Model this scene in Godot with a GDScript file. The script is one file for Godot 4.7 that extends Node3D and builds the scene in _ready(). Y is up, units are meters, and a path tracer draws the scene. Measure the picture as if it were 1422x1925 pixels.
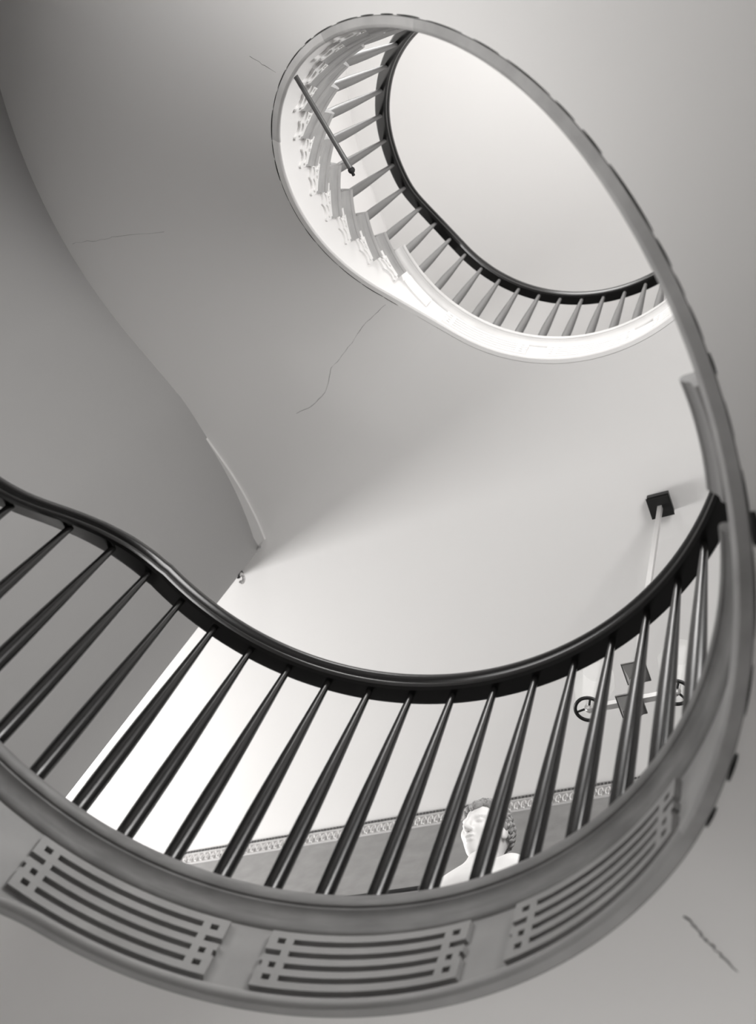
extends Node3D
# A winding stair seen from below. Plan units: 1 = 0.9 m (about the radius of the open well); S turns them into metres.
# (x, y) is the plan, z is up from the eye; theta runs clockwise in plan from +x. a/b are the axes of the upstairs hall.
const S := 0.9
const Z2 := 2.012      # underside of the first landing
const H := 4.8624       # storey height
const FH := 0.3401      # landing thickness
const RAIL := 1.0057     # underside of rail above landing
const E1 := Vector2(0.773, 0.635)
const E2 := Vector2(0.635, -0.773)
const FLOOR := -2.6
const TOP := 11.3

var used := {}
var M := {}
var rng := RandomNumberGenerator.new()

# ---------------------------------------------------------------- plan
func V(x: float, y: float, z: float) -> Vector3:
	return Vector3(x, z, -y) * S

func ab(a: float, b: float, z: float) -> Vector3:
	var p := E1 * a + E2 * b
	return V(p.x, p.y, z)

func well(deg: float) -> float:
	var t := deg_to_rad(deg)
	var d := Vector2(cos(t), -sin(t))
	var u := Vector2(cos(-0.3779), sin(-0.3779))
	var v := Vector2(-u.y, u.x)
	return 1.0 / sqrt(pow(d.dot(u) / 1.0331, 2) + pow(d.dot(v), 2)) - 0.003 * cos(3 * t) + 0.0028 * sin(3 * t)

func pol(deg: float, r: float, z: float) -> Vector3:
	var t := deg_to_rad(deg)
	return V(r * cos(t), -r * sin(t), z)

func wl(a: float) -> float:
	return 2.325 + 0.138 * clampf((a - 0.45) / 1.125, 0.0, 1.0)

func outer(deg: float) -> float:
	var t := deg_to_rad(deg)
	var d := Vector2(cos(t), -sin(t))
	var lo := 0.5
	var hi := 4.0
	for i in 34:
		var r := (lo + hi) * 0.5
		var a := d.dot(E1) * r
		var b := d.dot(E2) * r
		var inside := false
		if a >= 0.0:
			inside = a <= 1.575 and absf(b) <= wl(a)
		else:
			inside = a * a / 6.554 + b * b / 5.406 <= 1.0
		if inside:
			lo = r
		else:
			hi = r
	return lo

func tab(p: Array, x: float) -> float:
	if x <= p[0].x:
		return p[0].y
	for i in p.size() - 1:
		if x <= p[i + 1].x:
			return lerpf(p[i].y, p[i + 1].y, (x - p[i].x) / (p[i + 1].x - p[i].x))
	return p[p.size() - 1].y

func soft(q: float, k: float) -> float:
	if q < -k:
		return 0.0
	if q > k:
		return q
	return (q + k) * (q + k) / (4.0 * k)

var ease_tab := [Vector2(1, 14), Vector2(1.75, 17), Vector2(2, 13.6), Vector2(2.28, 9.6), Vector2(2.64, 6), Vector2(2.93, 4.6)]
# underside of the flight that climbs from the first to the second landing, running on flat under the landings
func soff(deg: float, r: float) -> float:
	var t := (deg - 43.38) / 214.2
	return Z2 + H * (soft(t, 37.2 / 214.2) - soft(t - 1.0, tab(ease_tab, r) / 214.2))

var rail_tab := [Vector2(100, -3.213), Vector2(172.7, -1.505), Vector2(182.8, -1.26), Vector2(193.4, -1.025), Vector2(205.2, -0.765), Vector2(214.1, -0.59), Vector2(223.5, -0.425), Vector2(229, -0.30), Vector2(234, -0.19), Vector2(240, -0.09), Vector2(246, -0.025), Vector2(252, 0.0)]
func rail_low(deg: float) -> float:   # underside of rail; deg 100..460, first landing in the middle
	var z := Z2 + FH + RAIL - 0.022
	if deg < 252.0:
		var s := 0.0
		for o in [-3.0, -1.5, 0.0, 1.5, 3.0]:
			s += tab(rail_tab, deg + o)
		return z + s / 5.0
	return z + 0.0235 * 142.7 * soft((deg - 390.0) / 142.7, 10.0 / 142.7)

# ---------------------------------------------------------------- mesh building
class MB:
	var v := PackedVector3Array()
	var n := PackedVector3Array()
	var ix := PackedInt32Array()
	func grid(rows: Array, flip := false) -> void:
		var nr := rows.size()
		var nc: int = rows[0].size()
		var base := v.size()
		var acc := PackedVector3Array()
		acc.resize(nr * nc)
		for r in rows:
			v.append_array(r)
		for i in nr - 1:
			for j in nc - 1:
				var a := i * nc + j
				var q := [a, a + 1, a + nc + 1, a + nc]
				if flip:
					q = [a, a + nc, a + nc + 1, a + 1]
				for t in [[0, 1, 2], [0, 2, 3]]:
					var i0: int = q[t[0]]
					var i1: int = q[t[1]]
					var i2: int = q[t[2]]
					var fn := (v[base + i2] - v[base + i0]).cross(v[base + i1] - v[base + i0])
					acc[i0] += fn
					acc[i1] += fn
					acc[i2] += fn
					ix.append(base + i0)
					ix.append(base + i1)
					ix.append(base + i2)
		# weld normals where the first and last column or row meet
		for i in nr:
			if nc > 2 and v[base + i * nc].distance_to(v[base + i * nc + nc - 1]) < 1e-5:
				var s := acc[i * nc] + acc[i * nc + nc - 1]
				acc[i * nc] = s
				acc[i * nc + nc - 1] = s
		for k in acc.size():
			n.append(acc[k].normalized() if acc[k].length() > 1e-14 else Vector3.UP)
	func fan(p: PackedVector3Array, flip := false) -> void:   # convex polygon
		var base := v.size()
		var fn := (p[2] - p[0]).cross(p[1] - p[0]).normalized() * (-1.0 if flip else 1.0)
		for q in p:
			v.append(q)
			n.append(fn)
		for i in range(1, p.size() - 1):
			ix.append(base)
			ix.append(base + (i + 1 if flip else i))
			ix.append(base + (i if flip else i + 1))
	func tris(p: PackedVector3Array, t: PackedInt32Array, normal: Vector3) -> void:
		var base := v.size()
		for q in p:
			v.append(q)
			n.append(normal)
		for i in range(0, t.size(), 3):
			var fn := (p[t[i + 2]] - p[t[i]]).cross(p[t[i + 1]] - p[t[i]])
			var ok := fn.dot(normal) > 0.0
			ix.append(base + t[i])
			ix.append(base + (t[i + 1] if ok else t[i + 2]))
			ix.append(base + (t[i + 2] if ok else t[i + 1]))
	func box8(c: Array) -> void:   # c: bottom four (counter-clockwise from above), top four
		var ctr := Vector3.ZERO
		for q in c:
			ctr += q / 8.0
		for f in [[0, 1, 2, 3], [4, 5, 6, 7], [0, 1, 5, 4], [1, 2, 6, 5], [2, 3, 7, 6], [3, 0, 4, 7]]:
			var p := PackedVector3Array([c[f[0]], c[f[1]], c[f[2]], c[f[3]]])
			var fn := (p[2] - p[0]).cross(p[1] - p[0])
			fan(p, fn.dot((p[0] + p[2]) * 0.5 - ctr) < 0.0)
	func box(ctr: Vector3, x: Vector3, y: Vector3, z: Vector3) -> void:   # half axes
		var c := []
		for k in [-1.0, 1.0]:
			for q in [Vector2(-1, -1), Vector2(1, -1), Vector2(1, 1), Vector2(-1, 1)]:
				c.append(ctr + x * q.x + z * q.y + y * k)
		box8(c)
	func lathe(prof: Array, at := Vector3.ZERO, seg := 14, ax := Vector3.UP) -> void:   # prof: (radius, height)
		var u := ax.cross(Vector3.RIGHT if absf(ax.x) < 0.8 else Vector3.FORWARD).normalized()
		var w := ax.cross(u)
		var rows := []
		for p in prof:
			var r := PackedVector3Array()
			for j in seg + 1:
				var t := TAU * j / seg
				r.append(at + ax * p.y + (u * cos(t) + w * sin(t)) * p.x)
			rows.append(r)
		grid(rows, true)
	func tube(pts: PackedVector3Array, rad: Array, seg := 8) -> void:
		var rows := []
		var up := Vector3(0.123, 0.95, 0.31)
		for i in pts.size():
			var d := (pts[mini(i + 1, pts.size() - 1)] - pts[maxi(i - 1, 0)]).normalized()
			var u := d.cross(up).normalized()
			var w := d.cross(u)
			var r := PackedVector3Array()
			for j in seg + 1:
				var t := TAU * j / seg
				r.append(pts[i] + (u * cos(t) + w * sin(t)) * rad[mini(i, rad.size() - 1)])
			rows.append(r)
		grid(rows)
		for e in [0, rows.size() - 1]:
			var c: PackedVector3Array = rows[e].duplicate()
			c.resize(seg)
			fan(c, e == 0)
	func sphere(c: Vector3, rx: Vector3, ry: Vector3, rz: Vector3, seg := 8) -> void:
		var rows := []
		for i in seg / 2 + 1:
			var ph := PI * i / (seg / 2)
			var r := PackedVector3Array()
			for j in seg + 1:
				var t := TAU * j / seg
				r.append(c + ry * cos(ph) + (rx * cos(t) + rz * sin(t)) * sin(ph))
			rows.append(r)
		grid(rows)
	func mesh() -> ArrayMesh:
		var a := []
		a.resize(Mesh.ARRAY_MAX)
		a[Mesh.ARRAY_VERTEX] = v
		a[Mesh.ARRAY_NORMAL] = n
		a[Mesh.ARRAY_INDEX] = ix
		var m := ArrayMesh.new()
		m.add_surface_from_arrays(Mesh.PRIMITIVE_TRIANGLES, a)
		return m

# a profile (dr, dz), open or closed, swept round the well: chains of its points stay smooth, corners over 38 degrees stay sharp
func sweep(mb: MB, prof: Array, degs: Array, zf: Callable, closed := false, caps := true) -> void:
	var p := prof.duplicate()
	if closed:
		p.append(prof[0])
	var chains := []
	var cur := [p[0]]
	for i in range(1, p.size()):
		cur.append(p[i])
		if i < p.size() - 1 and absf((p[i] - p[i - 1]).angle_to(p[i + 1] - p[i])) > 0.66:
			chains.append(cur)
			cur = [p[i]]
	chains.append(cur)
	for ch in chains:
		var rows := []
		for d in degs:
			var r0 := well(d)
			var z0: float = zf.call(d)
			var row := PackedVector3Array()
			for q in ch:
				row.append(pol(d, r0 + q.x, z0 + q.y))
			rows.append(row)
		mb.grid(rows)
	if closed and caps:
		var poly := PackedVector2Array(prof)
		var t := Geometry2D.triangulate_polygon(poly)
		for e in [0, degs.size() - 1]:
			var d: float = degs[e]
			var pts := PackedVector3Array()
			for q in poly:
				pts.append(pol(d, well(d) + q.x, float(zf.call(d)) + q.y))
			var nn := (pol(d + 1.0, 1, 0) - pol(d - 1.0, 1, 0)).normalized()
			mb.tris(pts, t, nn if e > 0 else -nn)

func span(a: float, b: float, step: float) -> Array:
	var k := maxi(1, int(ceil((b - a) / step)))
	var r := []
	for i in k + 1:
		r.append(lerpf(a, b, float(i) / k))
	return r

# ---------------------------------------------------------------- nodes
func numbered(called: String) -> String:
	var k: int = used.get(called, 0)
	used[called] = k + 1
	return called if k == 0 else "%s_%03d" % [called, k]

func part(called: String, mb, m: Material, parent: Node, label := "") -> MeshInstance3D:
	var o := MeshInstance3D.new()
	o.name = called
	o.mesh = mb.mesh() if mb is MB else mb
	o.material_override = m
	o.cast_shadow = GeometryInstance3D.SHADOW_CASTING_SETTING_ON
	parent.add_child(o, true)
	if label != "":
		o.set_meta("label", label)
	return o

func tag(o: Node, label: String, category: String, kind := "", group := "") -> void:
	o.set_meta("label", label)
	o.set_meta("category", category)
	if kind != "":
		o.set_meta("kind", kind)
	if group != "":
		o.set_meta("group", group)

func thing(called: String, at: Vector3, label: String, category: String, kind := "", group := "") -> Node3D:
	var o := Node3D.new()
	o.name = numbered(called)
	add_child(o)
	o.position = at
	tag(o, label, category, kind, group)
	return o

func single(called: String, mb, m: Material, label: String, category: String, kind := "", group := "") -> MeshInstance3D:
	var o := part(numbered(called), mb, m, self)
	tag(o, label, category, kind, group)
	return o

func mat(c: Color, rough := 0.8, metal := 0.0) -> StandardMaterial3D:
	var m := StandardMaterial3D.new()
	m.albedo_color = c
	m.roughness = rough
	m.metallic = metal
	return m

func grey(v: float) -> Color:
	return Color(v, v * 0.994, v * 0.989)

func mottled(v: float, lo: float, scale: float, rough: float, bump := 0.0, seed := 1, stretch := Vector3.ONE) -> StandardMaterial3D:
	var m := mat(grey(v), rough)
	var f := FastNoiseLite.new()
	f.seed = seed
	f.frequency = 0.012
	f.fractal_octaves = 5
	var g := Gradient.new()
	g.set_color(0, Color(lo, lo, lo))
	g.set_color(1, Color(1, 1, 1))
	var t := NoiseTexture2D.new()
	t.width = 512
	t.height = 512
	t.seamless = true
	t.noise = f
	t.color_ramp = g
	m.albedo_texture = t
	m.uv1_triplanar = true
	m.uv1_world_triplanar = true
	m.uv1_scale = Vector3.ONE * scale * stretch
	if bump > 0.5:
		var fb := FastNoiseLite.new()
		fb.seed = seed + 7
		fb.frequency = 0.02
		fb.fractal_octaves = 4
		var tb := NoiseTexture2D.new()
		tb.width = 512
		tb.height = 512
		tb.seamless = true
		tb.noise = fb
		tb.as_normal_map = true
		tb.bump_strength = 2.0
		m.normal_enabled = true
		m.normal_texture = tb
		m.normal_scale = bump
	return m

func area(called: String, at: Vector3, facing: Vector3, w: float, h: float, radiance: float, up := Vector3.UP) -> void:
	var l := AreaLight3D.new()
	l.name = called
	add_child(l)
	l.look_at_from_position(at, at + facing, up)
	l.area_size = Vector2(w, h)
	l.area_normalize_energy = false
	l.light_energy = radiance / PI
	l.light_color = Color(1.0, 0.995, 0.99)
	l.shadow_enabled = true
	l.area_range = 40.0
	l.area_attenuation = 2.0

# ---------------------------------------------------------------- the scene
func _ready() -> void:
	rng.seed = 11
	# camera
	var f := 2400.0
	var p := 1.0748
	var ro := 0.5604
	var cam := Camera3D.new()
	cam.name = "camera"
	var fw := Vector3(0, cos(p), sin(p))
	var up := Vector3(0, -sin(p), cos(p))
	var ri := Vector3(1, 0, 0)
	var xr := ri * cos(ro) + up * sin(ro)
	var yu := up * cos(ro) - ri * sin(ro)
	cam.transform = Transform3D(Basis(V(xr.x, xr.y, xr.z).normalized(), V(yu.x, yu.y, yu.z).normalized(), -V(fw.x, fw.y, fw.z).normalized()), V(0.1795, -1.5003, 0))
	cam.near = 0.05
	cam.far = 60.0
	var at := CameraAttributesPhysical.new()
	var fov := rad_to_deg(2.0 * atan(962.5 / f))
	at.frustum_focal_length = 12.0 / tan(deg_to_rad(fov) * 0.5)
	at.frustum_focus_distance = 4.8
	at.exposure_aperture = at.frustum_focal_length / 14.5
	cam.attributes = at
	cam.fov = fov
	add_child(cam)
	cam.make_current()
	# sky, exposure
	var we := WorldEnvironment.new()
	we.name = "world"
	var env := Environment.new()
	env.background_mode = Environment.BG_COLOR
	env.background_color = Color(0.8, 0.82, 0.85)
	env.tonemap_mode = Environment.TONE_MAPPER_LINEAR
	env.tonemap_exposure = 1.12
	env.sdfgi_enabled = true
	env.ssao_enabled = true
	env.ssil_enabled = true
	we.environment = env
	add_child(we)
	# daylight at the windows, some of them added as fill (their panes and frames are built with the walls)
	area("daylight_hall", ab(2.70, -7.36, Z2 + FH + 2.1), dir_ab(1, 0), 1.5 * S, 2.9 * S, 32.0)
	area("daylight_ground", ab(2.70, -7.36, FLOOR + 2.2), dir_ab(1, 0), 1.5 * S, 2.9 * S, 46.0)
	area("fill_door", ab(3.60, 0.4, FLOOR + 1.9), dir_ab(0, -1), 2.4 * S, 3.0 * S, 1.7)  # added fill for the undersides, glazed as a ground floor front
	area("fill_foot", ab(-2.40, -0.3, 0.6), E_to(E1), 1.4 * S, 2.0 * S, 0.8)  # added fill from behind the viewpoint for the near soffit
	area("daylight_landing", ab(-1.82, -1.38, 2.7), E_to(E1 * 0.73 + E2 * 0.68), 1.3 * S, 1.9 * S, 5.5)
	area("fill_side", ab(-0.57, 2.08, 4.4), E_to(E1 * 0.22 - E2 * 0.97), 1.3 * S, 2.0 * S, 13.0)  # added fill for the left soffit and wall, no known window here
	area("daylight_upper", ab(2.70, -7.36, Z2 + H + FH + 1.9), dir_ab(1, 0), 1.5 * S, 2.6 * S, 20.0)
	area("daylight_stair", ab(-2.40, 0, 9.0), E_to(E1), 1.5 * S, 2.4 * S, 12.0)

	materials()
	shell()
	var low := landing("lower", 0.0)
	var upp := landing("upper", H)
	flight("lower", -H)
	flight("upper", 0.0)
	balustrade("lower", 0.0, low)
	balustrade("upper", H, upp)
	chandelier()
	bust()
	rod()
	hook()

func dir_ab(sign_b: float, sign_a: float) -> Vector3:
	var d := E2 * sign_b + E1 * sign_a
	return Vector3(d.x, 0, -d.y).normalized()

func E_to(d: Vector2) -> Vector3:
	return Vector3(d.x, 0, -d.y).normalized()

func materials() -> void:
	M.plaster = mat(grey(0.855), 0.9)
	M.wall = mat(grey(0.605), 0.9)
	M.paper = mottled(0.60, 0.86, 1.3, 0.9, 0.0, 9)
	M.border = mat(grey(0.74), 0.85)
	M.motif = mat(grey(0.88), 0.8)
	M.bead = mat(grey(0.30), 0.8)
	M.paint = mottled(0.59, 0.86, 0.8, 0.5, 0.05, 13)  # grey copy of the white paint, dimmed for weaker light low in the well
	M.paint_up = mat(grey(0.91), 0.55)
	M.paint_shade_dark = mottled(0.68, 0.75, 1.1, 0.6, 0.05, 15)  # these bead tones are one paint, with shade put into the colour
	M.paint_shade_mid = mottled(0.75, 0.8, 1.1, 0.6, 0.05, 16)
	M.paint_shade_mid2 = mottled(0.84, 0.9, 1.0, 0.6, 0.05, 18)
	M.tread = mottled(0.70, 0.84, 1.4, 0.6, 0.05, 19, Vector3(1, 3, 1))  # greyed so the tread undersides read as shaded
	M.nosing = mottled(0.52, 0.72, 1.2, 0.55, 0.06, 20, Vector3(1, 4, 1))  # darkened to stand in for shade under the lower landing's lip
	M.floor = mat(grey(0.44), 0.5)
	M.dark = mat(Color(0.06, 0.057, 0.056), 0.24)
	M.dark_hazed = mat(grey(0.42), 0.45)  # the dark baluster wood, lightened to imitate glare on the top storey
	M.gap = mat(grey(0.10), 0.9)
	M.crack = mat(grey(0.5), 0.9)
	M.metal = mat(grey(0.8), 0.33, 0.35)
	M.dish = mat(grey(0.5), 0.3, 0.8)
	M.black_metal = mat(grey(0.16), 0.4, 0.5)
	M.marble = mottled(0.92, 0.93, 2.0, 0.6, 0.05, 21)
	M.stone_hair = mottled(0.72, 0.6, 6.0, 0.7, 0.1, 23)  # darker and more mottled than the figure
	M.rod = mat(grey(0.33), 0.45, 0.3)
	var g := StandardMaterial3D.new()
	g.transparency = BaseMaterial3D.TRANSPARENCY_ALPHA
	g.albedo_color = Color(0.93, 0.93, 0.92, 0.16)
	g.metallic_specular = 0.15
	g.roughness = 0.08
	M.glass = g
	var w := StandardMaterial3D.new()
	w.albedo_color = Color(0.9, 0.9, 0.9)
	w.emission_enabled = true
	w.emission = Color(1, 0.985, 0.965)
	w.emission_energy_multiplier = 1.0
	M.window = w

# the window: frame, glazing bars and glowing panes, in a wall whose inner face looks along `face`
func window(at: Vector3, face: Vector3, w: float, h: float, n: String, label: String) -> void:
	var o := Node3D.new()
	o.name = n
	add_child(o)
	tag(o, label, "window", "structure")
	var side := Vector3.UP.cross(face).normalized()
	var fr := MB.new()
	for s in [-1.0, 1.0]:
		fr.box(at + side * s * (w * 0.5 + 0.05) + face * 0.03, side * 0.05, Vector3.UP * (h * 0.5 + 0.1), face * 0.045)
		fr.box(at + Vector3.UP * s * (h * 0.5 + 0.05) + face * 0.03, side * (w * 0.5), Vector3.UP * 0.05, face * 0.045)
	fr.box(at + face * 0.02, side * (w * 0.5), Vector3.UP * 0.02, face * 0.02)
	fr.box(at + face * 0.02, side * 0.015, Vector3.UP * (h * 0.5), face * 0.018)
	part("window_frame", fr, M.paint, o)
	for i in 2:
		for j in 2:
			var pn := MB.new()
			pn.box(at + side * (i - 0.5) * w * 0.5 + Vector3.UP * (j - 0.5) * h * 0.5 + face * 0.008, side * (w * 0.25 - 0.016), Vector3.UP * (h * 0.25 - 0.02), face * 0.004)
			part("pane", pn, M.window, o)

func prism(mb: MB, plan: Array, z0: float, z1: float) -> void:   # straight box wall from four (a, b) corners
	var c := []
	for z in [z0, z1]:
		for q in plan:
			c.append(ab(q.x, q.y, z))
	mb.box8(c)

func rect(a0: float, a1: float, b0: float, b1: float) -> Array:
	return [Vector2(a0, b0), Vector2(a1, b0), Vector2(a1, b1), Vector2(a0, b1)]

# flat sheet under a landing and its hall (z offset dz), following the flight's easing near the wall corner
func ceiling_sheet(dz: float) -> MB:
	var mb := MB.new()
	var rows := []
	for d in span(263.3, 370.0, 1.5):
		var row := PackedVector3Array()
		var r0 := well(d)
		var r1 := 1.575 / cos(deg_to_rad(d - 320.6))
		for k in 25:
			var r := lerpf(r0, r1, k / 24.0)
			row.append(pol(d, r, soff(d, r) + soff(d - 360.0, r) - Z2 + dz))
		rows.append(row)
	mb.grid(rows)
	var z := Z2 + H + dz
	var hall := []
	for row in rows:
		var e: Vector3 = row[24]
		hall.append(PackedVector3Array([e, Vector3(e.x, z * S, e.z) + E_to(E1) * 2.2 * S]))
	mb.grid(hall)
	var b0: Vector3 = hall[0][0]
	var b1: Vector3 = hall[hall.size() - 1][0]
	mb.fan(PackedVector3Array([b0, b0 + dir_ab(-1, 0) * 5.2 * S, b0 + dir_ab(-1, 0) * 5.2 * S + E_to(E1) * 2.2 * S, hall[0][1]]))
	mb.fan(PackedVector3Array([b1, hall[hall.size() - 1][1], b1 + dir_ab(1, 0) * 5.8 * S + E_to(E1) * 2.2 * S, b1 + dir_ab(1, 0) * 5.8 * S]))
	return mb

func floor_sheet(z: float, whole := false) -> MB:
	var mb := MB.new()
	if whole:
		mb.box8([ab(-3.3, -2.8, z - 0.1), ab(1.575, -2.8, z - 0.1), ab(1.575, 2.8, z - 0.1), ab(-3.3, 2.8, z - 0.1), ab(-3.3, -2.8, z), ab(1.575, -2.8, z), ab(1.575, 2.8, z), ab(-3.3, 2.8, z)])
		prism(mb, rect(1.575, 3.8, -7.5, 7.5), z - 0.1, z)
		return mb
	var rows := []
	for d in span(264.5, 376.5, 2.0):
		var r1 := 1.575 / cos(deg_to_rad(d - 320.6))
		rows.append(PackedVector3Array([pol(d, well(d) + 0.1, z), pol(d, r1, z), pol(d, r1, z - 0.05), pol(d, well(d) + 0.1, z - 0.05)]))
	mb.grid(rows)
	prism(mb, rect(1.575, 3.8, -7.5, 7.5), z - 0.05, z)
	return mb

func shell() -> void:
	# curved stair wall, inner face and outer face, from the ground floor to the top ceiling
	var w := MB.new()
	var inn := []
	var top := []
	var out := []
	var zw := Z2 + H + FH
	var wu := MB.new()
	var inn2 := []
	for d in span(17.75, 263.4, 1.5):
		var r := outer(d)
		inn.append(PackedVector3Array([pol(d, r, FLOOR), pol(d, r, zw)]))
		inn2.append(PackedVector3Array([pol(d, r, zw), pol(d, r, TOP)]))
		top.append(PackedVector3Array([pol(d, r, TOP), pol(d, r + 0.3, TOP), pol(d, r + 0.3, zw), pol(d, r, zw)]))
		out.append(PackedVector3Array([pol(d, r + 0.3, zw), pol(d, r + 0.3, FLOOR)]))
	w.grid(inn)
	w.grid(out)
	wu.grid(inn2)
	wu.grid(top)
	for s in [-1.0, 1.0]:   # end faces at the hall and the hall walls beyond the corners
		prism(w, rect(1.30, 1.575, s * 2.460, s * 7.5), FLOOR, zw)
		prism(wu, rect(1.30, 1.575, s * 2.460, s * 7.5), zw, TOP)
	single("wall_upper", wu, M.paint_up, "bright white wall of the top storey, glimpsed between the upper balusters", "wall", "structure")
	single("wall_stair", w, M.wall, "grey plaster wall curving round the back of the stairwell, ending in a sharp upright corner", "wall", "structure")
	var b := MB.new()
	prism(b, rect(3.74, 4.0, -7.7, 7.7), FLOOR, TOP)
	single("wall_hall", b, M.paper, "straight papered wall of the hall behind the balusters and the marble bust", "wall", "structure")
	var l := MB.new()
	prism(l, rect(1.3, 4.0, -7.8, -7.5), FLOOR, TOP)
	single("wall_left", l, M.wall, "plain end wall of the hall with a tall window on each storey", "wall", "structure")
	var r2 := MB.new()
	prism(r2, rect(1.3, 4.0, 7.5, 7.8), FLOOR, TOP)
	single("wall_right", r2, M.wall, "plain windowless end wall of the hall far beyond the hanging lamp", "wall", "structure")
	single("ceiling", ceiling_sheet(0.0), M.plaster, "smooth pale hall ceiling from which the square lamp plate hangs", "ceiling", "structure")
	var c2 := single("ceiling_001", ceiling_sheet(-H), M.plaster, "smooth grey underside of the nearest landing along the bottom of the picture", "ceiling", "structure")
	var t := MB.new()
	prism(t, rect(-3.4, 4.0, -7.8, 7.8), TOP, TOP + 0.2)
	single("ceiling_002", t, M.plaster, "bright white topmost ceiling seen through the oval of the upper handrail", "ceiling", "structure")
	single("floor", floor_sheet(FLOOR, true), M.floor, "floor at the foot of the stair", "floor", "structure")
	single("floor_001", floor_sheet(Z2 + FH), M.floor, "floor of the nearest landing and hall", "floor", "structure")
	single("floor_002", floor_sheet(Z2 + H + FH), M.floor, "floor of the highest landing", "floor", "structure")
	window(ab(2.70, -7.5, Z2 + FH + 2.1), dir_ab(1, 0), 1.5 * S, 2.9 * S, "window_1", "tall window at the left end of the hall")
	window(ab(2.70, -7.5, FLOOR + 2.2), dir_ab(1, 0), 1.5 * S, 2.9 * S, "window_2", "tall window at the left end of the ground floor")
	window(ab(2.70, -7.5, Z2 + H + FH + 1.9), dir_ab(1, 0), 1.5 * S, 2.6 * S, "window_3", "tall window at the left end of the top storey")
	window(ab(-2.54, 0, 9.0), E_to(E1), 1.5 * S, 2.4 * S, "window_4", "high stair window in the curved wall above the upper flight")
	window(ab(-1.92, -1.47, 2.7), E_to(E1 * 0.73 + E2 * 0.68), 1.3 * S, 1.9 * S, "window_5", "stair window in the curved wall under the upper flight")
	window(ab(3.74, 0.4, FLOOR + 1.9), dir_ab(0, -1), 2.4 * S, 3.0 * S, "window_6", "unseen fill light added as a wide glazed front of the ground floor facing the stair")
	window(ab(-2.54, -0.3, 0.6), E_to(E1), 1.4 * S, 2.0 * S, "window_7", "unseen window added for fill light, low in the curved wall behind the first flight")
	window(ab(-0.6, 2.20, 4.4), E_to(E1 * 0.22 - E2 * 0.97), 1.3 * S, 2.0 * S, "window_8", "unseen window added for fill light in the right hand wall above the first steps of the upper flight")
	# wallpaper border along the top of the hall wall: ground strip, beaded edge and leaf motifs
	var z3 := Z2 + H
	var bo := Node3D.new()
	bo.name = "trim_1"
	add_child(bo)
	tag(bo, "pale ornamental border of pointed leaves along the top of the hall wall", "border", "structure")
	var g1 := MB.new()
	prism(g1, rect(3.728, 3.74, -7.4, 3.0), z3 - 0.125, z3)
	part("border_strip", g1, M.border, bo)
	var g2 := MB.new()
	prism(g2, rect(3.712, 3.73, -7.4, 3.0), z3 - 0.03, z3 - 0.016)
	part("beaded_edge", g2, M.border, bo)
	var bm := MB.new()
	bm.box(Vector3.ZERO, dir_ab(1, 0) * 0.0075, Vector3.UP * 0.006, dir_ab(0, 1) * 0.004)
	var mesh := bm.mesh()
	for i in 190:
		var o := part("bead", mesh, M.bead, bo)
		o.position = ab(3.706, -4.9 + i * 0.0245, z3 - 0.023)
	var lm := MB.new()
	for s in [-1.0, 1.0]:
		var pts := PackedVector3Array()
		for q in [Vector2(0, 0.078), Vector2(0.011, 0.06), Vector2(0.017, 0.035), Vector2(0.012, 0.012), Vector2(0.003, 0.0), Vector2(0.012, -0.006)]:
			pts.append((dir_ab(1, 0) * q.x * s + Vector3.UP * q.y) * S)
		lm.tube(pts, [0.004, 0.006, 0.0055, 0.005, 0.004, 0.003], 5)
	lm.sphere(Vector3.UP * 0.038 * S, dir_ab(1, 0) * 0.004, Vector3.UP * 0.018, dir_ab(0, 1) * 0.004, 6)
	var lmesh := lm.mesh()
	for i in 98:
		var o := part("leaf_motif", lmesh, M.motif, bo)
		o.position = ab(3.722, -4.9 + i * 0.0475, z3 - 0.118)
	# thin dark rail on the hall wall
	var pr := MB.new()
	prism(pr, rect(3.72, 3.74, -4.6, 1.0), z3 - 0.795, z3 - 0.775)
	single("trim_2", pr, M.gap, "thin dark moulding across the hall wall just above the landing edge", "moulding", "structure")
	# raised strip where the flight's underside meets the wall, ending at the corner
	var st := MB.new()
	var a1 := []
	var a2 := []
	for d in span(248.0, 263.2, 0.8):
		var r := outer(d)
		var wdt := 0.002 + 0.087 * pow((d - 248.0) / 15.2, 1.3)
		a1.append(PackedVector3Array([pol(d, r + 0.01, soff(d, r) - 0.02), pol(d, r - wdt, soff(d, r - wdt) - 0.02)]))
		a2.append(PackedVector3Array([pol(d, r - wdt, soff(d, r - wdt) - 0.02), pol(d, r - wdt, soff(d, r - wdt) + 0.03)]))
	st.grid(a1)
	st.grid(a2)
	var re := outer(263.2)
	st.fan(PackedVector3Array([pol(263.2, re, Z2 + H - 0.07), pol(263.2, re - 0.089, Z2 + H - 0.07), pol(263.2, re - 0.089, Z2 + H + 0.03), pol(263.2, re, Z2 + H + 0.03)]))
	single("trim_3", st, M.plaster, "narrow widening plaster strip between the stair underside and the grey wall, ending at the corner", "moulding", "structure")
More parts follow.
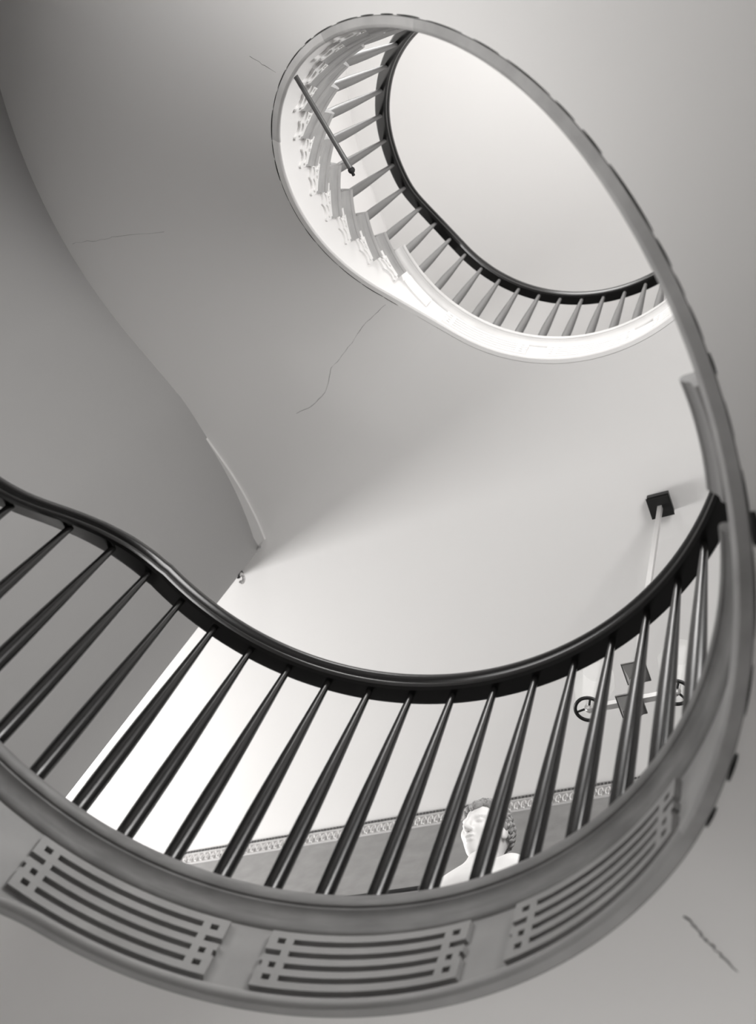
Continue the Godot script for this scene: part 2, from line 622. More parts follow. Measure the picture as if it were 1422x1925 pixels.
	# cracks in the plaster
	for q in [
		[[Vector2(248.0, 1.05), Vector2(248.8, 1.207), Vector2(250.6, 1.37), Vector2(251.2, 1.439), Vector2(252.0, 1.573), Vector2(254.7, 1.704), Vector2(255.0, 1.846), Vector2(253.8, 1.987)], 0.002, 0.0, "fine wandering crack in the plaster under the upper flight, below its white edge"],
		[[Vector2(167.3, 1.178), Vector2(166.4, 1.12), Vector2(164.8, 1.041)], 0.0022, 0.0, "very short crack in the plaster at the outer side of the upper flight's curve"],
		[[Vector2(215.1, 2.3), Vector2(214.8, 2.15), Vector2(214.4, 2.03), Vector2(213.7, 1.7)], 0.0011, 0.0, "faint hairline crack across the plaster near the grey wall"],
		[[Vector2(360.77, 1.104), Vector2(360.2, 1.14), Vector2(359.67, 1.168), Vector2(359.1, 1.21), Vector2(358.6, 1.2586)], 0.0035, -H, "short slanting crack in the underside of the nearest landing at lower right"]]:
		var ck := MB.new()
		ribbon(ck, q[0], q[1], q[2])
		single("crack", ck, M.crack, q[3], "crack")

func ribbon(mb: MB, path: Array, half: float, dz: float) -> void:
	var pts := PackedVector3Array()
	var rad := []
	for i in path.size() - 1:
		for k in 5:
			var q: Vector2 = path[i].lerp(path[i + 1], k / 5.0)
			q += Vector2(rng.randf_range(-0.12, 0.12), rng.randf_range(-0.006, 0.006))
			pts.append(pol(q.x, q.y, soff(q.x, q.y) + dz + half * 0.3))
			rad.append(half * S * rng.randf_range(0.5, 1.1))
	mb.tube(pts, rad, 5)

# ---------------------------------------------------------------- landings
# edge profile of tread and landing nosing, heights measured down from the floor
func nosing_profile() -> Array:
	return [Vector2(-0.02, -0.108), Vector2(-0.027, -0.104), Vector2(-0.032, -0.096), Vector2(-0.033, -0.085), Vector2(-0.037, -0.068), Vector2(-0.044, -0.055), Vector2(-0.052, -0.048),
		Vector2(-0.052, -0.041), Vector2(-0.058, -0.039), Vector2(-0.062, -0.033), Vector2(-0.064, -0.02), Vector2(-0.062, -0.007), Vector2(-0.056, 0.0), Vector2(0.14, 0.0), Vector2(0.14, -0.04), Vector2(-0.015, -0.04)]

func band_profile() -> Array:   # the board's rounded lower edge
	return [Vector2(0.0, 0.03), Vector2(-0.002, -0.001), Vector2(-0.026, -0.003), Vector2(-0.034, 0.003), Vector2(-0.037, 0.012), Vector2(-0.035, 0.022), Vector2(-0.029, 0.029), Vector2(-0.021, 0.031), Vector2(-0.021, 0.04)]

func curved_box(mb: MB, d0: float, d1: float, r0: float, r1: float, z0: float, z1: float, zf: Callable) -> void:
	sweep(mb, [Vector2(r0, z0), Vector2(r1, z0), Vector2(r1, z1), Vector2(r0, z1)], span(d0, d1, 2.5), zf, true)

func fret(d0: float, d1: float, dz: float) -> MB:
	var mb := MB.new()
	var zf := func(_d): return Z2 + dz
	var r0 := -0.037
	var r1 := -0.02
	var zs := [0.040, 0.062, 0.080, 0.101, 0.119, 0.140, 0.158, 0.179, 0.197, 0.219]   # bars 0,2,4,6,8; slots between
	for k in 5:
		curved_box(mb, d0, d1, r0, r1, zs[k * 2], zs[k * 2 + 1], zf)
	for k in 4:
		var za: float = zs[k * 2 + 1]
		var zb: float = zs[k * 2 + 2]
		for e in [-1.0, 1.0]:
			var edge := d0 if e < 0 else d1
			var cuts := [[2.45, 3.6], [0.0, 1.25]]
			if k == 2:   # second row from the top is open towards the end
				cuts = [[2.45, 3.6]]
			elif k == 1:
				cuts = [[2.45, 3.6], [0.45, 1.45]]
			for c in cuts:
				var x0: float = edge - e * c[0]
				var x1: float = edge - e * c[1]
				curved_box(mb, minf(x0, x1), maxf(x0, x1), r0, r1, za, zb, zf)
	return mb

func landing(which: String, dz: float) -> Node3D:
	var o := thing("stair_landing", Vector3.ZERO, "curved edge of the nearest stair landing, grey boards with three blurred fretwork panels" if which == "lower" else "curved edge of the highest landing, brilliant white boards under the upper balusters", "landing")
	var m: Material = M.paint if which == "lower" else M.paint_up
	var zf := func(_d): return Z2 + dz
	var fb := MB.new()
	var fo := []
	var fi := []
	for d in span(239.5, 396.0, 1.5):
		var zb := (soff(d, 1.0) - H if d < 366.0 else soff(d - 360.0, 1.0)) + dz + 0.01
		fo.append(PackedVector3Array([pol(d, well(d) - 0.021, zb), pol(d, well(d) - 0.021, Z2 + FH - 0.04 + dz)]))
		fi.append(PackedVector3Array([pol(d, well(d) - 0.003, Z2 + FH - 0.04 + dz), pol(d, well(d) - 0.003, zb)]))
	fb.grid(fo)
	fb.grid(fi)
	part("fascia", fb, m, o)
	var eb := MB.new()
	sweep(eb, band_profile(), span(263.4, 370.0, 1.5), func(d): return soff(d, 1.0) + soff(d - 360.0, 1.0) - Z2 - H + dz, true)
	part("edge_bead", eb, m, o)
	var nb := MB.new()
	sweep(nb, nosing_profile(), span(237.2, 399.0, 1.5), func(_d): return Z2 + dz + FH, true)
	part("nosing", nb, M.nosing if which == "lower" else M.paint_shade_mid2, o)  # both lips carry the shade of the cove in their colour
	for q in [[264.5, 294.8], [301.2, 331.0], [338.2, 368.0]]:
		part("fret_panel", fret(q[0], q[1], dz), m, o)
	var sp := MB.new()
	curved_box(sp, 246.5, 257.5, -0.03, -0.02, 0.07, 0.215, zf)
	part("end_panel", sp, m, o)
	return o

# ---------------------------------------------------------------- flights
func step_front(k: int) -> float:   # theta of the nosing of tread k, counted down from the landing
	return 239.0 - 9.55 * k

func flight(which: String, dz: float) -> void:
	var o := thing("staircase", Vector3.ZERO, "winding flight climbing to the nearest landing, mostly outside the lower left of the picture" if which == "lower" else "sweeping white winding flight with scroll brackets, seen from its smooth underside", "staircase")
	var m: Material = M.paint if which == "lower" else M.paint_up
	var sf := MB.new()
	var rows := []
	for d in span(10.0, 263.3, 1.5):
		var row := PackedVector3Array()
		var r0 := well(d)
		var r1 := outer(d)
		for k in 17:
			var r := lerpf(r0, r1, k / 16.0)
			row.append(pol(d, r, soff(d, r) + dz))
		rows.append(row)
	sf.grid(rows)
	part("soffit", sf, M.plaster, o)
	var zf := func(d): return soff(d, 1.0) + dz
	var eb := MB.new()
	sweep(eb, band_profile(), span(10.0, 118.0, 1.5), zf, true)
	part("edge_bead", eb, M.paint_shade_dark if which == "upper" else m, o)
	for q in [[118.0, 145.0, M.paint_shade_mid], [145.0, 185.0, M.paint_shade_mid2], [185.0, 263.4, m]]:  # bead colour steps lighter along the flight to imitate the light
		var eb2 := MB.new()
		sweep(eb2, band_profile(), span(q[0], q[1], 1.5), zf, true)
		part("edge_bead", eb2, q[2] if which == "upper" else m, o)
	# dark gaps where plaster has parted from the board
	for q in gaps():
		var hw: float = q[2]
		var gp := MB.new()
		var pts := PackedVector3Array()
		var rad := []
		for i in 13:
			var d := lerpf(q[0], q[1], i / 12.0)
			pts.append(pol(d, well(d) + hw * 0.5, soff(d, 1.0) + dz + 0.001))
			rad.append(S * hw * 0.55 * pow(sin(PI * (0.06 + 0.88 * i / 12.0)), 0.3))
		gp.tube(pts, rad, 7)
		part("plaster_gap", gp, M.gap, o, "dark opening along the edge" if hw > 0.01 else "")
	# string board, its top stepped under the treads
	var sb := MB.new()
	var n := 22
	var rise := H / n
	for k in range(0, n + 1):
		var a := step_front(k) + 2.4
		var b := a + 9.55
		if k == 0:
			b = a + 6.0
		var zt := Z2 + H + FH - rise * k - 0.04 + dz
		var g := []
		for d in span(a, b, 1.5):
			var z0 := soff(d, 1.0) + dz + 0.01
			g.append(PackedVector3Array([pol(d, well(d) + 0.04, z0), pol(d, well(d) - 0.02, z0), pol(d, well(d) - 0.02, zt), pol(d, well(d) + 0.04, zt)]))
		var flat := []
		var fl2 := []
		for r in g:
			flat.append(PackedVector3Array([r[1], r[2]]))
			fl2.append(PackedVector3Array([r[3], r[0]]))
		sb.grid(flat)
		sb.grid(fl2)
	part("string_board", sb, m, o)
	# treads, risers, scroll brackets
	for k in range(1, n):
		var a := step_front(k)
		var zt := Z2 + H + FH - rise * k + dz
		var tb := MB.new()
		var np := []
		for q in nosing_profile():
			np.append(q - Vector2(0.03, 0) if k == n - 1 and q.x < -0.02 else q)
		sweep(tb, np, span(a, a + 15.0, 1.6), func(_d): return zt, true)
		tread_board(tb, a, a + 12.4, zt)
		part("tread", tb, M.paint if k > 14 else M.tread, o)  # lower treads take the grey copy so they look shaded
		var rb := MB.new()
		var a2 := a + 2.4
		var r0 := well(a2)
		var r1 := outer(clampf(a2, 17.8, 263.0)) + 0.05
		rb.box8([pol(a2, r0, zt - rise), pol(a2, r1, zt - rise), pol(a2 + 0.8, r1, zt - rise), pol(a2 + 0.8, r0, zt - rise), pol(a2, r0, zt - 0.03), pol(a2, r1, zt - 0.03), pol(a2 + 0.8, r1, zt - 0.03), pol(a2 + 0.8, r0, zt - 0.03)])
		part("riser", rb, m, o)
		var sc := part("scroll_bracket", bracket(a + 4.6, 10.3, zt - 0.1, rise), m, o)
		part("scroll_carving", carving(a + 4.6, 10.3, zt - 0.1, rise), m, sc)

func gaps() -> Array:
	var r := [[17.6, 20.6, 0.009], [11.9, 14.4, 0.007], [40.2, 43.2, 0.016]]
	var d := 24.5
	while d < 150.0:
		var l := rng.randf_range(2.0, 9.0)
		r.append([d, d + l, rng.randf_range(0.002, 0.0045)])
		d += l + rng.randf_range(0.3, 2.5)
	while d < 250.0:
		var l := rng.randf_range(5.0, 12.0)
		r.append([d, d + l, rng.randf_range(0.002, 0.004)])
		d += l + rng.randf_range(0.2, 1.0)
	return r

func tread_board(mb: MB, d0: float, d1: float, z: float) -> void:
	var up := []
	var dn := []
	var fr := []
	for d in span(d0, d1, 3.0):
		var r0 := well(d) + 0.12
		var r1 := outer(clampf(d, 17.8, 263.0)) + 0.04
		up.append(PackedVector3Array([pol(d, r0, z), pol(d, r1, z)]))
		dn.append(PackedVector3Array([pol(d, r1, z - 0.045), pol(d, r0, z - 0.045)]))
	mb.grid(up)
	mb.grid(dn)
	for e in [0, up.size() - 1]:
		mb.fan(PackedVector3Array([up[e][0], up[e][1], dn[e][0], dn[e][1]]), e == 0)

# outline of a scroll bracket in (fraction along the step, drop as fraction of the rise)
func scroll_line() -> Array:
	return [Vector2(0.0, 1.02), Vector2(0.06, 0.9), Vector2(0.13, 0.81), Vector2(0.22, 0.74), Vector2(0.32, 0.70), Vector2(0.40, 0.70), Vector2(0.45, 0.74), Vector2(0.49, 0.72), Vector2(0.55, 0.60), Vector2(0.63, 0.50), Vector2(0.72, 0.44), Vector2(0.80, 0.42), Vector2(0.86, 0.46), Vector2(0.92, 0.52), Vector2(0.97, 0.48), Vector2(1.0, 0.4)]

func plate(mb: MB, line: Array, d0: float, ln: float, z: float, rise: float, r_in: float, r_out: float) -> void:
	var f1 := []
	var f2 := []
	for q in line:
		var d: float = d0 + ln * q.x
		var r := well(d)
		f1.append(PackedVector3Array([pol(d, r + r_out, z), pol(d, r + r_out, z - rise * q.y)]))
		f2.append(PackedVector3Array([pol(d, r + r_out, z - rise * q.y), pol(d, r + r_in, z - rise * q.y)]))
	mb.grid(f1)
	mb.grid(f2)
	for e in [0, line.size() - 1]:
		var d: float = d0 + ln * line[e].x
		var r := well(d)
		mb.fan(PackedVector3Array([pol(d, r + r_in, z), pol(d, r + r_out, z), pol(d, r + r_out, z - rise * line[e].y), pol(d, r + r_in, z - rise * line[e].y)]), e > 0)

func bracket(d0: float, ln: float, z: float, rise: float) -> MB:
	var mb := MB.new()
	plate(mb, scroll_line(), d0, ln, z, rise * 0.72, -0.019, -0.031)
	return mb

func carving(d0: float, ln: float, z: float, rise: float) -> MB:
	var mb := MB.new()
	var inner := []
	for q in scroll_line():
		inner.append(Vector2(0.2 + q.x * 0.72, maxf(0.06, q.y * 0.62 - 0.02)))
	plate(mb, inner, d0, ln, z, rise * 0.72, -0.03, -0.038)
	for c in [[0.30, 0.26, 0.018], [0.47, 0.2, 0.014], [0.12, 0.45, 0.016]]:   # volutes
		var pts := PackedVector3Array()
		var rad := []
		for i in 15:
			var t := i / 14.0 * 8.0
			var rr: float = c[2] * (1.0 - 0.75 * i / 14.0)
			var d: float = d0 + ln * c[0] + rad_to_deg(rr * cos(t))
			pts.append(pol(d, well(d) - 0.039, z - rise * 0.72 * c[1] + rr * sin(t)))
			rad.append(0.0045)
		mb.tube(pts, rad, 5)
	return mb

# ---------------------------------------------------------------- balustrades
func rail_profile() -> Array:   # (across, up from the underside)
	return [Vector2(-0.022, 0.0), Vector2(0.022, 0.0), Vector2(0.032, 0.006), Vector2(0.036, 0.018), Vector2(0.034, 0.028), Vector2(0.040, 0.036), Vector2(0.044, 0.050), Vector2(0.041, 0.066), Vector2(0.030, 0.078), Vector2(0.013, 0.085), Vector2(-0.013, 0.085), Vector2(-0.030, 0.078), Vector2(-0.041, 0.066), Vector2(-0.044, 0.050), Vector2(-0.040, 0.036), Vector2(-0.034, 0.028), Vector2(-0.036, 0.018), Vector2(-0.032, 0.006)]

func balustrade(which: String, dz: float, _l: Node3D) -> void:
	var lower := which == "lower"
	var o := thing("balustrade", Vector3.ZERO, "dark polished handrail and tapering dark balusters sweeping across the nearest landing" if lower else "smaller dark handrail with thin dark balusters toned grey for glare curving high above against the white ceiling", "balustrade")
	var hb := MB.new()
	var pr := []
	for q in rail_profile():
		pr.append(q + Vector2(-0.016, 0))
	sweep(hb, pr, span(104.0 if lower else 101.0, 460.0 if lower else 384.0, 1.5), func(d): return rail_low(d) + dz, true)
	part("handrail", hb, M.dark, o)
	var bm := MB.new()
	bm.lathe([Vector2(0.0, 0.0), Vector2(0.0225, 0.0), Vector2(0.0245, 0.06), Vector2(0.0250, 0.16), Vector2(0.0245, 0.30), Vector2(0.0225, 0.45), Vector2(0.0190, 0.62), Vector2(0.0150, 0.80), Vector2(0.0120, 0.93), Vector2(0.0110, 1.0), Vector2(0.0, 1.0)], Vector3.ZERO, 16)
	var mesh := bm.mesh()
	var m: Material = M.dark if lower else M.dark_hazed
	var list := []
	var rise := H / 22.0
	if lower:
		for i in 17:
			list.append([242.2 + 7.93 * i, Z2 + FH])
		for k in range(1, 9):
			list.append([243.8 - 9.55 * k, Z2 + FH - rise * k])
	else:
		for i in 17:
			list.append([240.1 + 8.14 * i, Z2 + FH])
		for k in range(1, 14):
			list.append([241.5 - 9.55 * k, Z2 + FH - rise * k])
	for q in list:
		var d: float = q[0]
		var b := part("baluster", mesh, m, o)
		var z0: float = q[1] + dz - 0.005
		var z1 := rail_low(d) + dz + 0.006
		b.position = pol(d, well(d) - 0.016, z0)
		b.scale = Vector3(S, (z1 - z0) * S, S)

# ---------------------------------------------------------------- hanging lamp
func chandelier() -> void:
	var z3 := Z2 + H
	var ca := 1.931
	var cb := 0.052
	var org := ab(ca, cb, z3)
	var o := thing("hanging_lamp", org, "hanging lamp on a long square stem with two ringed glass lanterns", "lamp")
	var A := dir_ab(0, 1) * S
	var B := dir_ab(1, 0) * S
	var U := Vector3.UP * S
	var c := MB.new()
	frustum(c, U * -0.02, A, B, U, 0.062, 0.062, 0.02)
	frustum(c, U * -0.05, A, B, U, 0.066, 0.056, 0.012)
	frustum(c, U * -0.066, A, B, U, 0.060, 0.062, 0.005)
	part("ceiling_plate", c, M.black_metal, o)
	var s := MB.new()
	s.box(U * -1.0, A * 0.0125, U * 0.93, B * 0.0125)
	s.box(U * -1.07, A * 0.0135, U * 0.004, B * 0.0135)
	part("stem", s, M.metal, o)
	var d1 := MB.new()
	frustum(d1, U * -1.935, A, B, U, 0.020, 0.050, 0.035)
	frustum(d1, U * -1.897, A, B, U, 0.054, 0.054, 0.004)
	part("collar", d1, M.dish, o)
	var s2 := MB.new()
	s2.box(U * -2.02, A * 0.015, U * 0.13, B * 0.015)
	part("lower_stem", s2, M.metal, o)
	var d2 := MB.new()
	frustum(d2, U * -2.205, A, B, U, 0.024, 0.050, 0.04)
	frustum(d2, U * -2.163, A, B, U, 0.055, 0.055, 0.005)
	frustum(d2, U * -2.265, A, B, U, 0.013, 0.02, 0.02)
	part("finial", d2, M.dish, o)
	var ar := MB.new()
	ar.box(U * -2.135, A * 0.012, U * 0.016, B * 0.193)
	part("arm", ar, M.metal, o)
	for sd in [-1.0, 1.0]:
		var ctr: Vector3 = B * 0.193 * sd + U * -2.135
		var ring := MB.new()
		var pts := PackedVector3Array()
		for i in 29:
			var t := TAU * i / 28.0
			pts.append(ctr + (A * cos(t) + B * sin(t)) * 0.057)
		ring.tube(pts, [0.0075], 7)
		for t in [0.6, 0.6 + TAU / 3.0, 0.6 + TAU * 2.0 / 3.0]:
			ring.tube(PackedVector3Array([ctr + U * 0.01, ctr + (A * cos(t) + B * sin(t)) * 0.03 + U * 0.006, ctr + (A * cos(t) + B * sin(t)) * 0.057]), [0.005], 6)
		var rg := part("lamp_ring", ring, M.black_metal, o)
		var cup := MB.new()
		cup.lathe([Vector2(0.0, 0.0), Vector2(0.012, 0.004), Vector2(0.018, 0.02), Vector2(0.014, 0.045), Vector2(0.016, 0.06), Vector2(0.0, 0.062)], ctr + U * -0.012, 12)
		part("socket", cup, M.metal, rg)
		var gl := MB.new()
		for j in 8:
			var t0 := TAU * j / 8.0 + 0.2
			var t1 := TAU * (j + 1) / 8.0 + 0.2
			for lv in [[0.056, 0.0, 0.098, 0.24], [0.098, 0.24, 0.070, 0.34]]:
				var q0 := A * cos(t0) + B * sin(t0)
				var q1 := A * cos(t1) + B * sin(t1)
				gl.fan(PackedVector3Array([ctr + q0 * lv[0] + U * lv[1], ctr + q1 * lv[0] + U * lv[1], ctr + q1 * lv[2] + U * lv[3], ctr + q0 * lv[2] + U * lv[3]]))
		part("glass_shade", gl, M.glass, o)

func frustum(mb: MB, c: Vector3, A: Vector3, B: Vector3, U: Vector3, low: float, high: float, half: float) -> void:
	var k := []
	for q in [[-half, low], [half, high]]:
		for s in [Vector2(-1, -1), Vector2(1, -1), Vector2(1, 1), Vector2(-1, 1)]:
			k.append(c + U * q[0] + (A * s.x + B * s.y) * q[1])
	mb.box8(k)

# ---------------------------------------------------------------- marble bust (surface nets)
var hx := Vector3.RIGHT
func smin(a: float, b: float, k: float) -> float:
	var h := maxf(k - absf(a - b), 0.0) / k
	return minf(a, b) - h * h * k * 0.25

func ell(p: Vector3, c: Vector3, r: Vector3) -> float:
	var q := p - c
	var k0 := (q / r).length()
	var k1 := (q / (r * r)).length()
	return k0 * (k0 - 1.0) / maxf(k1, 1e-6)

func cap(p: Vector3, a: Vector3, b: Vector3, r0: float, r1: float) -> float:
	var d := b - a
	var h := clampf((p - a).dot(d) / d.dot(d), 0.0, 1.0)
	return (p - a - d * h).length() - lerpf(r0, r1, h)

# head coordinates in metres: +x to the face's left hand, +y up, +z forward; origin between the ears
func head_sdf(p: Vector3) -> float:
	var d := ell(p, Vector3(0, 0.035, -0.018), Vector3(0.080, 0.100, 0.100))
	d = smin(d, ell(p, Vector3(0, -0.035, 0.022), Vector3(0.062, 0.085, 0.072)), 0.03)
	d = smin(d, ell(p, Vector3(0, -0.098, 0.055), Vector3(0.028, 0.024, 0.026)), 0.025)   # chin
	var q := Vector3(absf(p.x), p.y, p.z)
	d = smin(d, ell(q, Vector3(0.034, -0.025, 0.062), Vector3(0.022, 0.02, 0.02)), 0.02)    # cheek
	d = smin(d, cap(q, Vector3(0.006, 0.024, 0.090), Vector3(0.046, 0.026, 0.072), 0.008, 0.007), 0.012)   # brow
	d = -smin(-d, ell(q, Vector3(0.032, 0.006, 0.098), Vector3(0.019, 0.013, 0.02)), 0.012)   # socket
	d = smin(d, ell(q, Vector3(0.032, 0.005, 0.076), Vector3(0.015, 0.0105, 0.012)), 0.004)
	d = smin(d, cap(p, Vector3(0, 0.022, 0.092), Vector3(0, -0.032, 0.113), 0.0085, 0.0125), 0.010)   # nose
	d = smin(d, ell(q, Vector3(0.010, -0.034, 0.100), Vector3(0.009, 0.007, 0.010)), 0.006)
	d = smin(d, ell(p, Vector3(0, -0.058, 0.090), Vector3(0.024, 0.007, 0.013)), 0.007)
	d = smin(d, ell(p, Vector3(0, -0.071, 0.087), Vector3(0.020, 0.007, 0.012)), 0.007)
	d = -smin(-d, ell(p, Vector3(0, -0.0645, 0.103), Vector3(0.024, 0.0025, 0.012)), 0.003)
	d = smin(d, ell(q, Vector3(0.079, -0.005, -0.012), Vector3(0.010, 0.030, 0.018)), 0.006)   # ear
	return d

func nets(mb: MB, f: Callable, lo: Vector3, hi: Vector3, cell: float, xf: Transform3D) -> void:
	var nx := int((hi.x - lo.x) / cell) + 2
	var ny := int((hi.y - lo.y) / cell) + 2
	var nz := int((hi.z - lo.z) / cell) + 2
	var val := PackedFloat32Array()
	val.resize(nx * ny * nz)
	val.fill(1.0)
	var bs := 4   # coarse blocks first
	for bi in range(0, nx, bs):
		for bj in range(0, ny, bs):
			for bk in range(0, nz, bs):
				var c := lo + Vector3(bi + 2, bj + 2, bk + 2) * cell
				var dc: float = f.call(c)
				if absf(dc) > cell * 7.0:
					for i in range(bi, mini(bi + bs, nx)):
						for j in range(bj, mini(bj + bs, ny)):
							for k in range(bk, mini(bk + bs, nz)):
								val[(i * ny + j) * nz + k] = dc
					continue
				for i in range(bi, mini(bi + bs, nx)):
					for j in range(bj, mini(bj + bs, ny)):
						for k in range(bk, mini(bk + bs, nz)):
							val[(i * ny + j) * nz + k] = f.call(lo + Vector3(i, j, k) * cell)
	var idx := {}
	var base := mb.v.size()
	var step := [0, 1, nz, nz + 1, ny * nz, ny * nz + 1, ny * nz + nz, ny * nz + nz + 1]
	for i in nx - 1:
		for j in ny - 1:
			for k in nz - 1:
				var o := (i * ny + j) * nz + k
				var neg := 0
				for s in step:
					if val[o + s] < 0.0:
						neg += 1
				if neg == 0 or neg == 8:
					continue
				var sum := Vector3.ZERO
				var cnt := 0
				for e in [[0, 1], [2, 3], [4, 5], [6, 7], [0, 2], [1, 3], [4, 6], [5, 7], [0, 4], [1, 5], [2, 6], [3, 7]]:
					var a: float = val[o + step[e[0]]]
					var b: float = val[o + step[e[1]]]
					if (a < 0.0) != (b < 0.0):
						var t := a / (a - b)
						var pa := Vector3((e[0] >> 2) & 1, (e[0] >> 1) & 1, e[0] & 1)
						var pb := Vector3((e[1] >> 2) & 1, (e[1] >> 1) & 1, e[1] & 1)
						sum += pa.lerp(pb, t)
						cnt += 1
				idx[o] = mb.v.size()
				mb.v.append(xf * (lo + (Vector3(i, j, k) + sum / cnt) * cell))
				mb.n.append(Vector3.ZERO)
	for o in idx.keys():
		for ax in 3:
			var s1: int = [ny * nz, nz, 1][ax]
			var u: int = [nz, 1, ny * nz][ax]
			var w: int = [1, ny * nz, nz][ax]
			var ins: bool = val[o] < 0.0
			if ins == (val[o + s1] < 0.0):
				continue
			if not (idx.has(o - u) and idx.has(o - w) and idx.has(o - u - w)):
				continue
			var q := [idx[o], idx[o - u], idx[o - u - w], idx[o - w]]
			if not ins:
				q = [q[0], q[3], q[2], q[1]]
			for t in [[0, 1, 2], [0, 2, 3]]:
				var a: int = q[t[0]]
				var b: int = q[t[1]]
				var c: int = q[t[2]]
				var fn := (mb.v[c] - mb.v[a]).cross(mb.v[b] - mb.v[a])
				mb.n[a] += fn
				mb.n[b] += fn
				mb.n[c] += fn
				mb.ix.append(a)
				mb.ix.append(b)
				mb.ix.append(c)
	for k in range(base, mb.v.size()):
		mb.n[k] = mb.n[k].normalized()

func bust() -> void:
	var za := Z2 + FH
	var foot := ab(2.10, -0.575, za)
	var o := thing("bust", foot, "white marble bust with curly hair looking down, behind the balusters", "sculpture")
	# frame of the shoulders: faces the well, turned a little to the hall's left end
	var face := (dir_ab(0, -1) + dir_ab(-1, 0) * 0.25).normalized()
	var side := Vector3.UP.cross(face).normalized()
	var hz := 4.19
	var hc := Vector3.UP * (hz - za) * S
	var head_fwd := (face + dir_ab(-1, 0) * 0.02 + Vector3.DOWN * 0.34).normalized()
	var hs := Vector3.UP.cross(head_fwd).normalized()
	var hu := head_fwd.cross(hs)
	hu = (hu + hs * 0.10).normalized()
	hs = hu.cross(head_fwd).normalized()
	var sc := 1.0
	var hx_f := Transform3D(Basis(hs, hu, head_fwd).scaled_local(Vector3.ONE * sc), hc)
	var body := MB.new()
	nets(body, func(p): return head_and_neck(p), Vector3(-0.115, -0.20, -0.14), Vector3(0.115, 0.16, 0.15), 0.005, hx_f)
	var sx := Transform3D(Basis(side, Vector3.UP, face).scaled_local(Vector3.ONE * sc), hc)
	var tor := MB.new()
	nets(tor, func(p): return torso_sdf(p), Vector3(-0.27, -0.46, -0.16), Vector3(0.27, -0.09, 0.16), 0.0095, sx)
	var off := body.v.size()
	body.v.append_array(tor.v)
	body.n.append_array(tor.n)
	for i in tor.ix:
		body.ix.append(i + off)
	part("figure", body, M.marble, o)
	var hair := MB.new()
	for i in 420:
		var t := i * 2.39996
		var y := 1.0 - 2.0 * (i + 0.5) / 420.0
		var r := sqrt(1.0 - y * y)
		var n := Vector3(r * cos(t), y, r * sin(t))
		if y < -0.45 or (n.z > 0.5 and y < 0.36) or (n.z > 0.3 and y < 0.22) or (n.z > 0.1 and y < -0.3):
			continue
		var c := Vector3(0, 0.035, -0.018) + n * Vector3(0.083, 0.102, 0.103)
		var s := rng.randf_range(0.011, 0.018)
		var u := n.cross(Vector3(rng.randf(), rng.randf(), rng.randf()) - Vector3.ONE * 0.5).normalized()
		hair.sphere(hx_f * c, hx_f.basis * u * s * 1.3, hx_f.basis * n * s * 0.9, hx_f.basis * n.cross(u) * s * 0.75, 8)
	for k in 14:   # hair gathered at the nape
		var n := Vector3(rng.randf_range(-0.045, 0.045), -0.055 - 0.004 * k, -0.085 + 0.002 * k)
		hair.sphere(hx_f * n, hx_f.basis * Vector3(0.018, 0, 0), hx_f.basis * Vector3(0, 0.02, 0), hx_f.basis * Vector3(0, 0, 0.02), 8)
	part("hair", hair, M.stone_hair, o, "curly carved hair, darker and mottled")
	var so := MB.new()
	so.lathe([Vector2(0.0, 0.0), Vector2(0.085, 0.0), Vector2(0.09, 0.02), Vector2(0.075, 0.035), Vector2(0.05, 0.06), Vector2(0.045, 0.09), Vector2(0.07, 0.115), Vector2(0.0, 0.12)], Vector3.UP * (hc.y - 0.58), 24)
	part("socle", so, M.marble, o)
	var pe := thing("pedestal", foot, "plain square pedestal carrying the marble bust", "pedestal")
	var pm := MB.new()
	var hh := hc.y - 0.58
	frustum(pm, Vector3.UP * 0.06, dir_ab(0, 1), dir_ab(1, 0), Vector3.UP, 0.17, 0.17, 0.06)
	frustum(pm, Vector3.UP * (hh * 0.5), dir_ab(0, 1), dir_ab(1, 0), Vector3.UP, 0.135, 0.125, hh * 0.5 - 0.05)
	frustum(pm, Vector3.UP * (hh - 0.03), dir_ab(0, 1), dir_ab(1, 0), Vector3.UP, 0.14, 0.16, 0.03)
	part("column", pm, M.paint, pe)

func head_and_neck(p: Vector3) -> float:
	return smin(head_sdf(p), cap(p, Vector3(0, -0.05, -0.03), Vector3(0.0, -0.20, -0.03), 0.052, 0.060), 0.03)

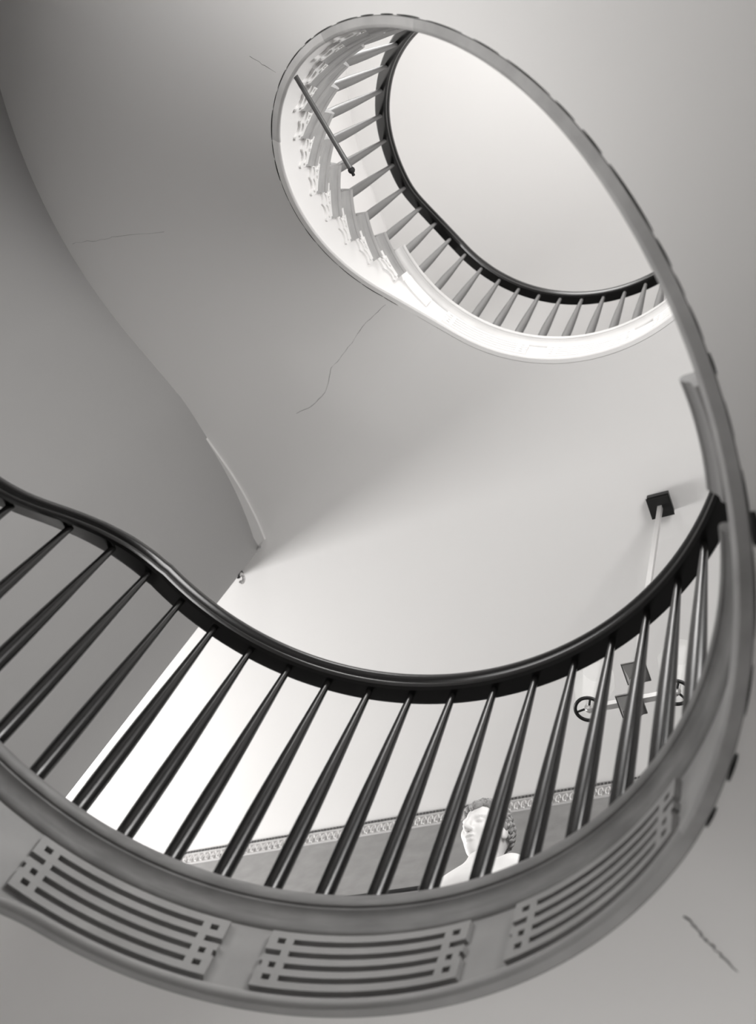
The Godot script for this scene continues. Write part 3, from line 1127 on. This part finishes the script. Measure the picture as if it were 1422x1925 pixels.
func torso_sdf(p0: Vector3) -> float:
	var p := p0 + Vector3(0, 0.035, 0)
	var q := Vector3(absf(p.x), p.y, p.z)
	var d := cap(p, Vector3(0, -0.06, -0.03), Vector3(0, -0.20, -0.025), 0.056, 0.066)
	d = smin(d, cap(q, Vector3(0.02, -0.215, -0.02), Vector3(0.16, -0.235, -0.02), 0.050, 0.066), 0.07)
	d = smin(d, ell(p, Vector3(0, -0.30, 0.0), Vector3(0.17, 0.10, 0.095)), 0.05)
	return maxf(d, ell(p, Vector3(0, -0.16, 0.0), Vector3(0.26, 0.225, 0.5)))

# ---------------------------------------------------------------- odds and ends
func rod() -> void:
	var a := pol(163.7, well(163.7) - 0.01, 4.85)
	var b := V(-0.6139, -0.0896, 4.849)
	var o := thing("metal_rod", a, "dark thin metal rod sticking out from the stair edge into the open well", "rod")
	var d := (b - a)
	var mb := MB.new()
	mb.tube(PackedVector3Array([Vector3.ZERO, d * 0.5, d]), [0.0085, 0.009, 0.0095], 10)
	part("shaft", mb, M.rod, o)
	var t := MB.new()
	t.sphere(d * 1.01, Vector3(0.013, 0, 0), Vector3(0, 0.013, 0), Vector3(0, 0, 0.013), 10)
	t.tube(PackedVector3Array([d * 1.0, d * 1.02 + Vector3(0.012, 0.006, -0.012)]), [0.006], 6)
	part("tip", t, M.gap, o)

func hook() -> void:
	var c := V(-0.333, 2.893, 6.494)
	var o := thing("wall_hook", c, "tiny curled metal hook at the upright corner of the grey wall", "hook")
	var mb := MB.new()
	var pts := PackedVector3Array()
	for i in 16:
		var t := -0.6 + i / 15.0 * 5.0
		pts.append((dir_ab(0, 1) * (0.026 + 0.026 * cos(PI - t)) + Vector3.UP * 0.03 * sin(t)) * S)
	mb.tube(pts, [0.009, 0.011, 0.012, 0.012, 0.011, 0.009], 7)
	part("curl", mb, M.metal, o)
	var pl := MB.new()
	pl.box(Vector3.ZERO, dir_ab(0, 1) * 0.01, Vector3.UP * 0.03, dir_ab(1, 0) * 0.008)
	part("back_plate", pl, M.black_metal, o)
